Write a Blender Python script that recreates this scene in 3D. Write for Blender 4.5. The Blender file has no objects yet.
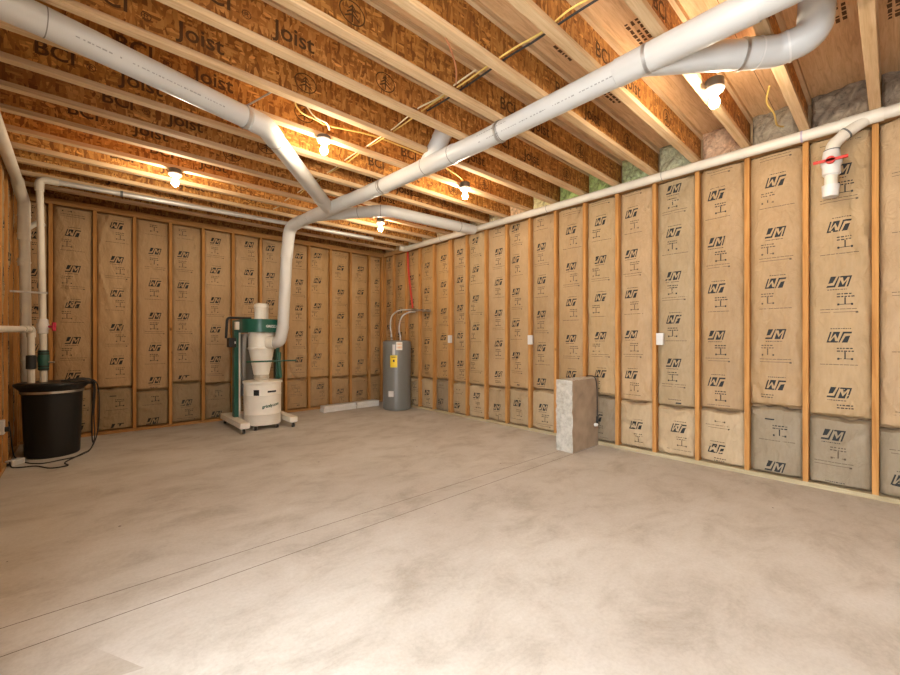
import bpy, math, random
import numpy as np
from mathutils import Vector, Matrix
PI = math.pi
rnd = random.Random(7)
C = bpy.context.scene.collection
XR, YB, XL = 4.513, 6.943, -0.53      # stud faces of the right, back and left wall
YR = -3.2                             # rear end of the room
SP = 0.4064                           # stud and joist spacing
ZT = 2.904                            # stud tops
ZJ = 2.98                             # joist undersides
ZD = 3.282                            # deck underside
SD = 0.14                             # stud depth

# ------------------------------------------------------------------ materials
def nodes(name):
    m = bpy.data.materials.new(name); m.use_nodes = True
    nt = m.node_tree; b = nt.nodes['Principled BSDF']
    return m, nt, b
def N(nt, t, **kw):
    n = nt.nodes.new(t)
    for k, v in kw.items():
        if k.startswith('i_'):
            n.inputs[k[2:].replace('_', ' ')].default_value = v
        else: setattr(n, k, v)
    return n
def ramp(nt, fac, stops):
    r = N(nt, 'ShaderNodeValToRGB'); e = r.color_ramp.elements
    while len(e) < len(stops): e.new(0.5)
    for el, (p, c) in zip(e, stops): el.position = p; el.color = (*c, 1)
    nt.links.new(fac, r.inputs[0]); return r.outputs[0]
def coords(nt, scale=(1, 1, 1), rot=(0, 0, 0), rand=0.0, kind='Object'):
    tc = N(nt, 'ShaderNodeTexCoord'); mp = N(nt, 'ShaderNodeMapping')
    mp.inputs['Scale'].default_value = scale; mp.inputs['Rotation'].default_value = rot
    nt.links.new(tc.outputs[kind], mp.inputs[0])
    if rand:
        oi = N(nt, 'ShaderNodeObjectInfo'); mu = N(nt, 'ShaderNodeMath', operation='MULTIPLY'); mu.inputs[1].default_value = rand
        nt.links.new(oi.outputs['Random'], mu.inputs[0])
        cx = N(nt, 'ShaderNodeCombineXYZ')
        for i in range(3): nt.links.new(mu.outputs[0], cx.inputs[i])
        nt.links.new(cx.outputs[0], mp.inputs['Location'])
    return mp.outputs[0]
def noise(nt, vec, scale, detail=4, rough=.55, dist=0):
    n = N(nt, 'ShaderNodeTexNoise'); n.inputs['Scale'].default_value = scale; n.inputs['Detail'].default_value = detail
    n.inputs['Roughness'].default_value = rough; n.inputs['Distortion'].default_value = dist
    nt.links.new(vec, n.inputs['Vector']); return n.outputs[0]
def mix(nt, mode, fac, a, b):
    m = N(nt, 'ShaderNodeMix', data_type='RGBA', blend_type=mode)
    for s, v in ((m.inputs[0], fac), (m.inputs[6], a), (m.inputs[7], b)):
        if isinstance(v, (int, float)): s.default_value = v
        elif isinstance(v, tuple): s.default_value = (*v, 1) if len(v) == 3 else v
        else: nt.links.new(v, s)
    return m.outputs[2]
def bump(nt, b, h, strength=.3, dist=.01):
    bp = N(nt, 'ShaderNodeBump'); bp.inputs['Strength'].default_value = strength; bp.inputs['Distance'].default_value = dist
    nt.links.new(h, bp.inputs['Height']); nt.links.new(bp.outputs[0], b.inputs['Normal'])
def plain(name, col, rough=.5, metal=0, spec=.5, var=0, vs=8):
    m, nt, b = nodes(name)
    b.inputs['Roughness'].default_value = rough; b.inputs['Metallic'].default_value = metal
    b.inputs['Specular IOR Level'].default_value = spec
    if var:
        n = noise(nt, coords(nt, rand=7), vs, 4)
        d = tuple(x * (1 - var) for x in col); l = tuple(min(1, x * (1 + var * .6)) for x in col)
        nt.links.new(ramp(nt, n, [(.3, d), (.7, l)]), b.inputs['Base Color'])
    else: b.inputs['Base Color'].default_value = (*col, 1)
    return m
M = {}
def wood(name, c0, c1, stretch, knots=True, bs=.15, tint=False):
    m, nt, b = nodes(name)
    v = coords(nt, stretch, rand=9)
    n = noise(nt, v, 6, 6, .6, .6)
    col = ramp(nt, n, [(.28, c0), (.72, c1)])
    n2 = noise(nt, coords(nt, rand=3), 2.3, 2)
    col = mix(nt, 'MULTIPLY', .5, col, ramp(nt, n2, [(.3, (.72, .68, .62)), (.7, (1.0, 1.0, 1.0))]))
    if knots:
        vo = N(nt, 'ShaderNodeTexVoronoi'); vo.inputs['Scale'].default_value = 1.0
        nt.links.new(coords(nt, tuple(4.5 if s > 1 else 2.2 for s in stretch), rand=13), vo.inputs['Vector'])
        col = mix(nt, 'MIX', ramp(nt, vo.outputs['Distance'], [(.03, (1, 1, 1)), (.075, (0, 0, 0))]), col, tuple(x * .35 for x in c0))
    if tint:
        oi = N(nt, 'ShaderNodeObjectInfo'); col = mix(nt, 'MULTIPLY', 1.0, col, oi.outputs['Color'])
    nt.links.new(col, b.inputs['Base Color']); b.inputs['Roughness'].default_value = .75
    b.inputs['Specular IOR Level'].default_value = .25
    bump(nt, b, n, bs, .004); return m
M['stud'] = wood('pine stud', (.38, .17, .042), (.61, .32, .105), (7, 7, .45))
M['plate_x'] = wood('pine plate', (.33, .155, .045), (.52, .29, .11), (.45, 7, 7))
M['plate_y'] = wood('pine plate along', (.36, .19, .065), (.54, .32, .13), (7, .45, 7))
M['flange'] = wood('joist flange lumber', (.56, .37, .19), (.78, .58, .36), (.4, 9, 9), knots=False)
def osb(name, dark, mid, light, s):
    m, nt, b = nodes(name)
    cols = []
    for sc, ro, rr in (((9, 9, 34), (0, .5, 0), 5), ((30, 30, 9), (0, .35, 0), 11), ((26, 26, 8), (0, -.45, 0), 17)):
        vo = N(nt, 'ShaderNodeTexVoronoi', feature='F1'); vo.inputs['Scale'].default_value = s
        vo.inputs['Randomness'].default_value = 1
        v = coords(nt, sc, ro, rand=rr)
        nz = N(nt, 'ShaderNodeTexNoise'); nz.inputs['Scale'].default_value = .8; nt.links.new(v, nz.inputs['Vector'])
        ad = N(nt, 'ShaderNodeVectorMath', operation='MULTIPLY_ADD'); ad.inputs[1].default_value = (.8, .8, .8)
        nt.links.new(nz.outputs[1], ad.inputs[0]); nt.links.new(v, ad.inputs[2])
        nt.links.new(ad.outputs[0], vo.inputs['Vector'])
        sp = N(nt, 'ShaderNodeSeparateColor'); nt.links.new(vo.outputs['Color'], sp.inputs[0]); cols.append(sp)
    a = ramp(nt, cols[0].outputs[0], [(0, dark), (.35, mid), (.8, light), (1, tuple(min(1, x * 1.3) for x in light))])
    c = ramp(nt, cols[1].outputs[0], [(0, dark), (.5, mid), (1, light)])
    d = ramp(nt, cols[2].outputs[1], [(0, dark), (.5, mid), (1, light)])
    sel = ramp(nt, cols[0].outputs[2], [(.42, (0, 0, 0)), (.5, (1, 1, 1))])
    sel2 = ramp(nt, cols[1].outputs[2], [(.55, (0, 0, 0)), (.6, (1, 1, 1))])
    col = mix(nt, 'MIX', sel2, mix(nt, 'MIX', sel, a, c), d)
    n2 = noise(nt, coords(nt, (1, 1, 1), rand=3), 2.2, 3)
    col = mix(nt, 'MULTIPLY', .6, col, ramp(nt, n2, [(.3, (.6, .55, .5)), (.7, (1, 1, 1))]))
    oi = N(nt, 'ShaderNodeObjectInfo'); col = mix(nt, 'MULTIPLY', 1.0, col, oi.outputs['Color'])
    nt.links.new(col, b.inputs['Base Color']); b.inputs['Roughness'].default_value = .6
    b.inputs['Specular IOR Level'].default_value = .3
    bump(nt, b, cols[0].outputs[1], .2, .003); return m
M['osb'] = osb('oriented strand web', (.24, .085, .017), (.50, .205, .045), (.72, .36, .10), 1.7)
# plywood deck
m, nt, b = nodes('plywood deck')
n = noise(nt, coords(nt, (.8, 9, 1)), 5, 6, .6, 1.2)
col = ramp(nt, n, [(.25, (.54, .31, .145)), (.5, (.74, .465, .24)), (.75, (.83, .58, .33))])
nt.links.new(mix(nt, 'MULTIPLY', .5, col, ramp(nt, noise(nt, coords(nt), 1.3, 3), [(.3, (.7, .66, .6)), (.7, (1, 1, 1))])), b.inputs['Base Color'])
b.inputs['Roughness'].default_value = .75; bump(nt, b, n, .15, .003); M['ply'] = m
# kraft paper
m, nt, b = nodes('kraft facing')
oi = N(nt, 'ShaderNodeObjectInfo')
n1 = noise(nt, coords(nt, rand=9), 3.0, 5, .6, .4)
n2 = noise(nt, coords(nt, (1, 1, .25), rand=5), 45, 3)
col = mix(nt, 'MULTIPLY', 1.0, oi.outputs['Color'], ramp(nt, n1, [(.25, (.80, .78, .74)), (.75, (1.0, 1.0, 1.0))]))
col = mix(nt, 'MULTIPLY', .35, col, ramp(nt, n2, [(.3, (.7, .68, .64)), (.7, (1, 1, 1))]))
nt.links.new(col, b.inputs['Base Color']); b.inputs['Roughness'].default_value = .55; b.inputs['Specular IOR Level'].default_value = .35
w = noise(nt, coords(nt, (1.4, 1, .7), (0, .5, 0), rand=15), 9, 5, .55, 1.6)
bump(nt, b, w, .8, .016); M['kraft'] = m
M['ink'] = plain('black print', (.022, .024, .024), .6, spec=.2)
M['ink_soft'] = plain('faint print', (.10, .075, .05), .7, spec=.2)
M['osb_ink'] = plain('joist stamp ink', (.105, .048, .019), .7, spec=.2)
# concrete floor
m, nt, b = nodes('concrete slab')
v = coords(nt)
n1 = noise(nt, v, .55, 6, .6, .5); n2 = noise(nt, coords(nt, (1, 1.5, 1), (0, 0, .5)), 2.0, 10, .72, .35); n3 = noise(nt, v, 60, 3, .7)
col = ramp(nt, n1, [(.3, (.49, .46, .415)), (.55, (.60, .58, .535)), (.75, (.66, .65, .615))])
col = mix(nt, 'MULTIPLY', .75, col, ramp(nt, n2, [(.33, (.62, .57, .51)), (.5, (.90, .88, .85)), (.64, (1.0, 1.0, 1.0))]))
col = mix(nt, 'MULTIPLY', .4, col, ramp(nt, n3, [(.25, (.72, .7, .68)), (.6, (1, 1, 1))]))
sx = N(nt, 'ShaderNodeSeparateXYZ'); nt.links.new(v, sx.inputs[0])
def cut(y0, slope, w):
    a = N(nt, 'ShaderNodeMath', operation='MULTIPLY_ADD'); a.inputs[1].default_value = -slope; nt.links.new(sx.outputs[0], a.inputs[0]); nt.links.new(sx.outputs[1], a.inputs[2])
    s = N(nt, 'ShaderNodeMath', operation='SUBTRACT'); s.inputs[1].default_value = y0; nt.links.new(a.outputs[0], s.inputs[0])
    ab = N(nt, 'ShaderNodeMath', operation='ABSOLUTE'); nt.links.new(s.outputs[0], ab.inputs[0])
    lt = N(nt, 'ShaderNodeMath', operation='LESS_THAN'); lt.inputs[1].default_value = w; nt.links.new(ab.outputs[0], lt.inputs[0]); return lt.outputs[0]
for y0, sl, w_ in ((2.556, -.012, .0026), (2.330, .0035, .0026)):
    col = mix(nt, 'MIX', cut(y0, sl, w_), col, (.11, .075, .055))
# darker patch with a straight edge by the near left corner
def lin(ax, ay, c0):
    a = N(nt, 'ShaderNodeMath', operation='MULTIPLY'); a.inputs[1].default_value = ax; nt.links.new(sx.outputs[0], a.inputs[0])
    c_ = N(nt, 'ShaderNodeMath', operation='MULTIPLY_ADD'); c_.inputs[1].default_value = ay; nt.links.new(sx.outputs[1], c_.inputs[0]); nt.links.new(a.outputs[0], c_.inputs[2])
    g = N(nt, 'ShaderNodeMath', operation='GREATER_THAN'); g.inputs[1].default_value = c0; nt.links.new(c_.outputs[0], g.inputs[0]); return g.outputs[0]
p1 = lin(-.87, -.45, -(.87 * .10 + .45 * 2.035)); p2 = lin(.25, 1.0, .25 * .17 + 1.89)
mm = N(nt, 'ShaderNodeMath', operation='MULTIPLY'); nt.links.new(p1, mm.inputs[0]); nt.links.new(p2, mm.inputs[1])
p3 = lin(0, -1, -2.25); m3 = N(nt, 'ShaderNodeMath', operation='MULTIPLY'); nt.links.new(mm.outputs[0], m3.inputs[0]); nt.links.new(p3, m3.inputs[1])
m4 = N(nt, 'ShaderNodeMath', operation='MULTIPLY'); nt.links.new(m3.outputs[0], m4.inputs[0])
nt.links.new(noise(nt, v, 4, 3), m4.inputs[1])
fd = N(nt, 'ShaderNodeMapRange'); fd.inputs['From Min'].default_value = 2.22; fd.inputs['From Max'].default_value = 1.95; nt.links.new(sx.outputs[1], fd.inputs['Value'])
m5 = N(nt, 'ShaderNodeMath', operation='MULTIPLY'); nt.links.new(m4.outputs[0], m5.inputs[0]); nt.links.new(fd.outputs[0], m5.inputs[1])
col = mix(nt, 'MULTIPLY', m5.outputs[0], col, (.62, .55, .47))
# specks and pits
vo = N(nt, 'ShaderNodeTexVoronoi'); vo.inputs['Scale'].default_value = 4.5; nt.links.new(v, vo.inputs['Vector'])
sc = N(nt, 'ShaderNodeSeparateColor'); nt.links.new(vo.outputs['Color'], sc.inputs[0])
rad = N(nt, 'ShaderNodeMath', operation='MULTIPLY'); rad.inputs[1].default_value = .042; nt.links.new(sc.outputs[0], rad.inputs[0])
lt = N(nt, 'ShaderNodeMath', operation='LESS_THAN'); nt.links.new(vo.outputs['Distance'], lt.inputs[0]); nt.links.new(rad.outputs[0], lt.inputs[1])
g = N(nt, 'ShaderNodeMath', operation='GREATER_THAN'); g.inputs[1].default_value = .35; nt.links.new(sc.outputs[1], g.inputs[0])
mu = N(nt, 'ShaderNodeMath', operation='MULTIPLY'); nt.links.new(lt.outputs[0], mu.inputs[0]); nt.links.new(g.outputs[0], mu.inputs[1])
col = mix(nt, 'MIX', mu.outputs[0], col, (.10, .08, .07))
# one hairline crack
wv = N(nt, 'ShaderNodeMath', operation='MULTIPLY_ADD'); wv.inputs[1].default_value = .05; nt.links.new(noise(nt, v, 3, 4), wv.inputs[0]); nt.links.new(sx.outputs[1], wv.inputs[2])
nt.links.new(col, b.inputs['Base Color']); b.inputs['Roughness'].default_value = .62; b.inputs['Specular IOR Level'].default_value = .35
bump(nt, b, n3, .12, .002); M['slab'] = m
# rough cast concrete
m, nt, b = nodes('rough concrete')
n1 = noise(nt, coords(nt), 14, 8, .7); n2 = noise(nt, coords(nt), 3, 4)
col = mix(nt, 'MULTIPLY', .6, ramp(nt, n1, [(.3, (.36, .345, .30)), (.55, (.57, .55, .49)), (.75, (.68, .66, .60))]), ramp(nt, n2, [(.3, (.7, .66, .6)), (.7, (1, 1, 1))]))
nt.links.new(col, b.inputs['Base Color']); b.inputs['Roughness'].default_value = .9; bump(nt, b, n1, .9, .02); M['concrete'] = m
M['brown_side'] = plain('browner side concrete', (.36, .27, .185), .85, var=.25, vs=6)  # browner tone for the near side face of the concrete block
M['treated'] = wood('treated sill lumber', (.36, .30, .18), (.54, .46, .30), (7, .45, 7))
M['wallback'] = plain('wall sheathing', (.45, .30, .16), .8, var=.2)
M['pvc'] = plain('white pvc', (.55, .555, .54), .35, var=.05, vs=3)
M['pvc2'] = plain('cream pvc', (.69, .65, .56), .4, var=.08, vs=4)
M['pvcgrey'] = plain('galvanised conduit', (.62, .61, .58), .4, metal=.3, var=.1)
M['ring'] = plain('joint seam', (.20, .19, .17), .6)
M['primer'] = plain('purple primer', (.45, .40, .52), .5)
M['gluing'] = plain('dark joint ring', (.10, .11, .11), .6)
M['galv'] = plain('galvanised strap', (.50, .49, .47), .4, metal=.8, var=.2)
M['mark'] = plain('pipe print', (.30, .30, .29), .6)
M['black'] = plain('black plastic', (.010, .0108, .0115), .42, spec=.4)
M['blackrub'] = plain('black rubber', (.018, .018, .018), .6)
M['red'] = plain('red handle', (.55, .03, .02), .4)
M['pink'] = plain('magenta handle', (.50, .02, .06), .4)
M['pexred'] = plain('red pex', (.55, .05, .03), .4)
M['green'] = plain('green machine paint', (.010, .095, .064), .32)
M['greenrub'] = plain('dark green coupling', (.02, .10, .075), .45)
M['cream'] = plain('cream machine paint', (.82, .79, .70), .38, var=.05)
M['white'] = plain('white plastic', (.64, .63, .61), .4)
M['heater'] = plain('grey enamel', (.17, .175, .165), .35)
M['yellow'] = plain('yellow tag', (.85, .62, .02), .5)
M['label'] = plain('paper label', (.75, .70, .60), .6)
M['labelwarn'] = plain('orange printed label', (.72, .45, .28), .6)
M['romex'] = plain('yellow cable jacket', (.72, .52, .14), .45)
M['romexw'] = plain('pale cable jacket', (.72, .62, .40), .45)
M['copperw'] = plain('copper coloured wire', (.55, .22, .10), .45)
M['porc'] = plain('white porcelain', (.62, .61, .59), .4)
M['boxblue'] = plain('dark junction box', (.08, .07, .06), .5)
M['steel'] = plain('brushed steel', (.55, .54, .52), .35, metal=.9)
M['clear'] = plain('clear hose', (.50, .46, .38), .3)
M['greyhose'] = plain('grey hose', (.20, .20, .19), .5)
M['vinyl'] = plain('white vinyl', (.70, .69, .65), .5, var=.08)
m, nt, b = nodes('lit bulb'); b.inputs['Base Color'].default_value = (1, 1, 1, 1)
b.inputs['Emission Color'].default_value = (1, .83, .62, 1); b.inputs['Emission Strength'].default_value = 300
M['bulb'] = m
m, nt, b = nodes('fibreglass wool')
oi = N(nt, 'ShaderNodeObjectInfo'); n1 = noise(nt, coords(nt, rand=5), 11, 8, .7, 1.5)
nt.links.new(mix(nt, 'MULTIPLY', 1.0, oi.outputs['Color'], ramp(nt, n1, [(.3, (.30, .28, .25)), (.48, (.85, .83, .8)), (.7, (1.3, 1.3, 1.2))])), b.inputs['Base Color'])
b.inputs['Roughness'].default_value = .95; bump(nt, b, n1, 1.0, .03); M['wool'] = m

# ------------------------------------------------------------------ mesh builder
class MB:
    def __init__(s): s.v = []; s.f = []; s.mi = []; s.mats = []
    def mat(s, m):
        if m not in s.mats: s.mats.append(m)
        return s.mats.index(m)
    def add(s, vs, fs, m):
        o = len(s.v); i = s.mat(m); s.v += [tuple(map(float, p)) for p in vs]
        for f in fs: s.f.append([o + k for k in f]); s.mi.append(i)
        return s
    def box(s, a, b, m):
        (x0, y0, z0), (x1, y1, z1) = a, b
        return s.add([(x0, y0, z0), (x1, y0, z0), (x1, y1, z0), (x0, y1, z0), (x0, y0, z1), (x1, y0, z1), (x1, y1, z1), (x0, y1, z1)],
                     [(0, 3, 2, 1), (4, 5, 6, 7), (0, 1, 5, 4), (1, 2, 6, 5), (2, 3, 7, 6), (3, 0, 4, 7)], m)
    def tube(s, pts, r, m, n=16, caps=True, up=None):
        P = [Vector(p) for p in pts]; R = r if isinstance(r, (list, tuple)) else [r] * len(P)
        T = []
        for i in range(len(P)):
            a = P[max(i - 1, 0)]; b = P[min(i + 1, len(P) - 1)]
            t = b - a
            if t.length < 1e-9: t = (P[i] - P[i - 1]) if i else P[1] - P[0]
            if t.length < 1e-9: t = Vector((0, 0, 1))
            T.append(t.normalized())
        ref = Vector(up) if up else (Vector((0, 0, 1)) if abs(T[0].z) < .9 else Vector((1, 0, 0)))
        u = (ref - T[0] * ref.dot(T[0])).normalized()
        vs = []
        for i, p in enumerate(P):
            if i:
                ax = T[i - 1].cross(T[i])
                if ax.length > 1e-8: u = Matrix.Rotation(T[i - 1].angle(T[i]), 3, ax.normalized()) @ u
                u = (u - T[i] * u.dot(T[i])).normalized()
            w = T[i].cross(u)
            for k in range(n):
                a = 2 * PI * k / n; vs.append(p + (u * math.cos(a) + w * math.sin(a)) * R[i])
        fs = []
        for i in range(len(P) - 1):
            for k in range(n):
                a = i * n + k; b = i * n + (k + 1) % n; fs.append((a, b, b + n, a + n))
        if caps: fs.append(tuple(range(n - 1, -1, -1))); fs.append(tuple((len(P) - 1) * n + k for k in range(n)))
        return s.add(vs, fs, m)
    def lathe(s, c, prof, m, n=32, a0=0, a1=2 * PI):
        vs = []; full = abs(a1 - a0 - 2 * PI) < 1e-6; cnt = n if full else n + 1
        for r, z in prof:
            for k in range(cnt):
                a = a0 + (a1 - a0) * k / n; vs.append((c[0] + r * math.cos(a), c[1] + r * math.sin(a), c[2] + z))
        fs = []
        for i in range(len(prof) - 1):
            for k in range(n):
                k2 = (k + 1) % cnt if full else k + 1
                fs.append((i * cnt + k, i * cnt + k2, (i + 1) * cnt + k2, (i + 1) * cnt + k))
        if full:
            if prof[0][0] > 1e-6: fs.append(tuple(range(n - 1, -1, -1)))
            if prof[-1][0] > 1e-6: fs.append(tuple((len(prof) - 1) * n + k for k in range(n)))
        return s.add(vs, fs, m)
    def build(s, name, parent=None, loc=None, rotz=0, smooth=True, bevel=0, ang=35):
        me = bpy.data.meshes.new(name)
        org = Vector(loc) if loc is not None else Vector((0, 0, 0))
        me.from_pydata(s.v, [], s.f)
        for mm in s.mats: me.materials.append(mm)
        me.polygons.foreach_set('material_index', s.mi)
        if smooth:
            me.polygons.foreach_set('use_smooth', [True] * len(s.f)); me.set_sharp_from_angle(angle=math.radians(ang))
        me.update()
        o = bpy.data.objects.new(name, me); C.objects.link(o)
        o.location = org; o.rotation_euler = (0, 0, rotz)
        if parent is not None: o.parent = parent
        if bevel:
            bv = o.modifiers.new('bevel', 'BEVEL'); bv.width = bevel; bv.segments = 2; bv.limit_method = 'ANGLE'
        return o
def tag(o, label, cat, group=None):
    o['label'] = label; o['category'] = cat
    if group: o['group'] = group
    return o
def thing(name, label, cat, loc=(0, 0, 0), group=None):
    o = bpy.data.objects.new(name, None); C.objects.link(o); o.location = loc; o.empty_display_size = .1
    return tag(o, label, cat, group)
def part(mb, name, root, **kw):
    """geometry given in world coordinates, stored relative to its thing"""
    l = root.location; w = root
    if root.parent: l = root.parent.location + root.location
    mb.v = [(x - l[0], y - l[1], z - l[2]) for x, y, z in mb.v]
    return mb.build(name, root, **kw)
def solo(mb, name, base, label, cat, group=None, **kw):
    mb.v = [(x - base[0], y - base[1], z - base[2]) for x, y, z in mb.v]
    return tag(mb.build(name, None, loc=base, **kw), label, cat, group)
def struct(mb, name, **kw):
    o = mb.build(name, **kw); o['kind'] = 'structure'; return o
def rounded(pts, r, n=8):
    P = [Vector(p) for p in pts]; out = [P[0]]
    R = r if isinstance(r, (list, tuple)) else [r] * (len(P) - 2)
    for i in range(1, len(P) - 1):
        a = (P[i - 1] - P[i]); b = (P[i + 1] - P[i]); la, lb = a.length, b.length; a.normalize(); b.normalize()
        ang = a.angle(b); t = min(R[i - 1] / math.tan(ang / 2), la * .49, lb * .49)
        p0 = P[i] + a * t; p2 = P[i] + b * t
        for k in range(n + 1):
            q = k / n; out.append(p0 * (1 - q) ** 2 + P[i] * 2 * q * (1 - q) + p2 * q ** 2)
    out.append(P[-1]); return out
def spline(pts, n=8):
    P = [Vector(p) for p in pts]; out = []
    for i in range(len(P) - 1):
        a = P[max(i - 1, 0)]; b = P[i]; c = P[i + 1]; d = P[min(i + 2, len(P) - 1)]
        for k in range(n):
            t = k / n
            out.append(.5 * ((2 * b) + (c - a) * t + (2 * a - 5 * b + 4 * c - d) * t * t + (3 * b - a - 3 * c + d) * t ** 3))
    out.append(P[-1]); return out
def ring(mb, p, d, r, m, w=.012, n=24):
    p = Vector(p); d = Vector(d).normalized()
    mb.tube([p - d * w / 2, p + d * w / 2], r, m, n)
    return mb
_txt = {}
def text_geo(body, size, bold=0.0):
    key = (body, size, bold)
    if key not in _txt:
        cu = bpy.data.curves.new('t', 'FONT'); cu.body = body; cu.size = size; cu.resolution_u = 3; cu.offset = bold; cu.align_x = 'CENTER'; cu.align_y = 'CENTER'
        o = bpy.data.objects.new('t', cu); C.objects.link(o)
        dg = bpy.context.evaluated_depsgraph_get(); me = bpy.data.meshes.new_from_object(o.evaluated_get(dg))
        _txt[key] = ([tuple(v.co) for v in me.vertices], [tuple(p.vertices) for p in me.polygons])
        bpy.data.objects.remove(o); bpy.data.curves.remove(cu); bpy.data.meshes.remove(me)
    return _txt[key]
def put_text(mb, body, size, fn, m, bold=0.0):
    vs, fs = text_geo(body, size, bold); mb.add([fn(x, y) for x, y, _ in vs], fs, m)
ORD = ['first', 'second', 'third', 'fourth', 'fifth', 'sixth', 'seventh', 'eighth', 'ninth', 'tenth', 'eleventh', 'twelfth', 'thirteenth',
       'fourteenth', 'fifteenth', 'sixteenth', 'seventeenth', 'eighteenth', 'nineteenth', 'twentieth', 'twenty-first']

# ------------------------------------------------------------------ shell
struct(MB().box((XL - 3.5, YR - .16, -.12), (XR + .16, YB + .16, 0), M['slab']), 'floor')
struct(MB().box((XR + SD, YR, 0), (XR + SD + .15, YB + SD + .15, ZD), M['wallback']), 'wall_right')
struct(MB().box((XL - SD, YB + SD, 0), (XR + SD, YB + SD + .15, ZD), M['wallback']), 'wall_back')
DY0, DY1, DZ1 = -1.10, 1.50, 2.45       # unseen doorway added in the left wall to let daylight onto the floor
w = MB(); w.box((XL - SD - .15, DY1, 0), (XL - SD, YB + SD + .15, ZD), M['wallback']); w.box((XL - SD - .15, DY0, DZ1), (XL - SD, DY1, ZD), M['wallback'])
w.box((XL - SD - .15, YR, 0), (XL - SD, DY0, ZD), M['wallback']); struct(w, 'wall_left')
struct(MB().box((XL - SD - .15, YR - .15, 0), (XR + SD + .15, YR, ZD), M['wallback']), 'wall_rear')
w = MB(); w.box((XL - SD - .16, DY0, 0), (XL, DY0 + .04, DZ1), M['plate_y']); w.box((XL - SD - .16, DY1 - .04, 0), (XL, DY1, DZ1), M['plate_y']); w.box((XL - SD - .16, DY0 + .04, DZ1 - .04), (XL, DY1 - .04, DZ1), M['plate_y']); struct(w, 'added_door_1', smooth=False)
cl = MB(); cl.box((XL - SD - .15, YR - .15, ZD), (XR + SD + .15, YB + SD + .15, ZD + .02), M['ply'])
def stamp(x, y, rows, wdt, seed):
    r = random.Random(seed)
    for q in range(rows):
        t = 0
        while t < wdt:
            l = r.uniform(.015, .05)
            a = x + t; c = y + q * .034
            if r.random() < .85: cl.add([(a, c, ZD - .0008), (a, c + r.uniform(.014, .024), ZD - .0008), (a + l, c + .02, ZD - .0008), (a + l, c, ZD - .0008)], [(0, 1, 2, 3)], M['osb_ink'])
            t += l + .012
for (x, y, rows, wdt, sd) in ((2.62, 1.10, 3, .24, 1), (3.45, .66, 2, .30, 2), (3.28, .20, 4, .30, 3), (3.2, 1.55, 3, .22, 4), (3.6, -.06, 3, .22, 5), (2.4, 1.52, 3, .25, 6)):
    stamp(x, y, rows, wdt, sd)
for y in (.72, 2.0, 3.22, 4.44, 5.66):
    cl.box((XL, y - .0015, ZD - .001), (XR + .1, y + .0015, ZD), M['osb_ink'])
struct(cl, 'ceiling')
# plates
k = 0
def trim(a, b, m):
    global k; k += 1
    o = MB().box(a, b, m).build('trim_%d' % k, smooth=False, bevel=.002); o['kind'] = 'structure'
trim((XR, YR, 0), (XR + SD, YB - .001, .038), M['treated']); trim((XL - SD, YB, 0), (XR + SD, YB + SD, .038), M['plate_x']); trim((XL - SD, DY1, 0), (XL, YB - .001, .038), M['plate_y'])
for i in range(2):
    z = ZT + i * .038
    trim((XR, YR, z), (XR + SD, YB - .001, z + .0375), M['plate_y']); trim((XL - SD, YB, z), (XR + SD, YB + SD, z + .0375), M['plate_x']); trim((XL - SD, YR, z), (XL, YB - .001, z + .0375), M['plate_y'])

# ------------------------------------------------------------------ studs and insulation
ROT = {'right': -PI / 2, 'back': 0.0, 'left': PI / 2}
def wpos(side, u, z=0.0):
    return {'right': (XR, u, z), 'back': (u, YB, z), 'left': (XL, u, z)}[side]
HB = .0385
def stud(side, u, label):
    mb = MB().box((-.019, 0, 0), (.019, SD - .002, ZT - HB - .001), M['stud'])
    o = mb.build('wall_stud', loc=wpos(side, u, HB), rotz=ROT[side], smooth=False, bevel=.002)
    return tag(o, label, 'stud', 'studs of the %s wall' % side)
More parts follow.
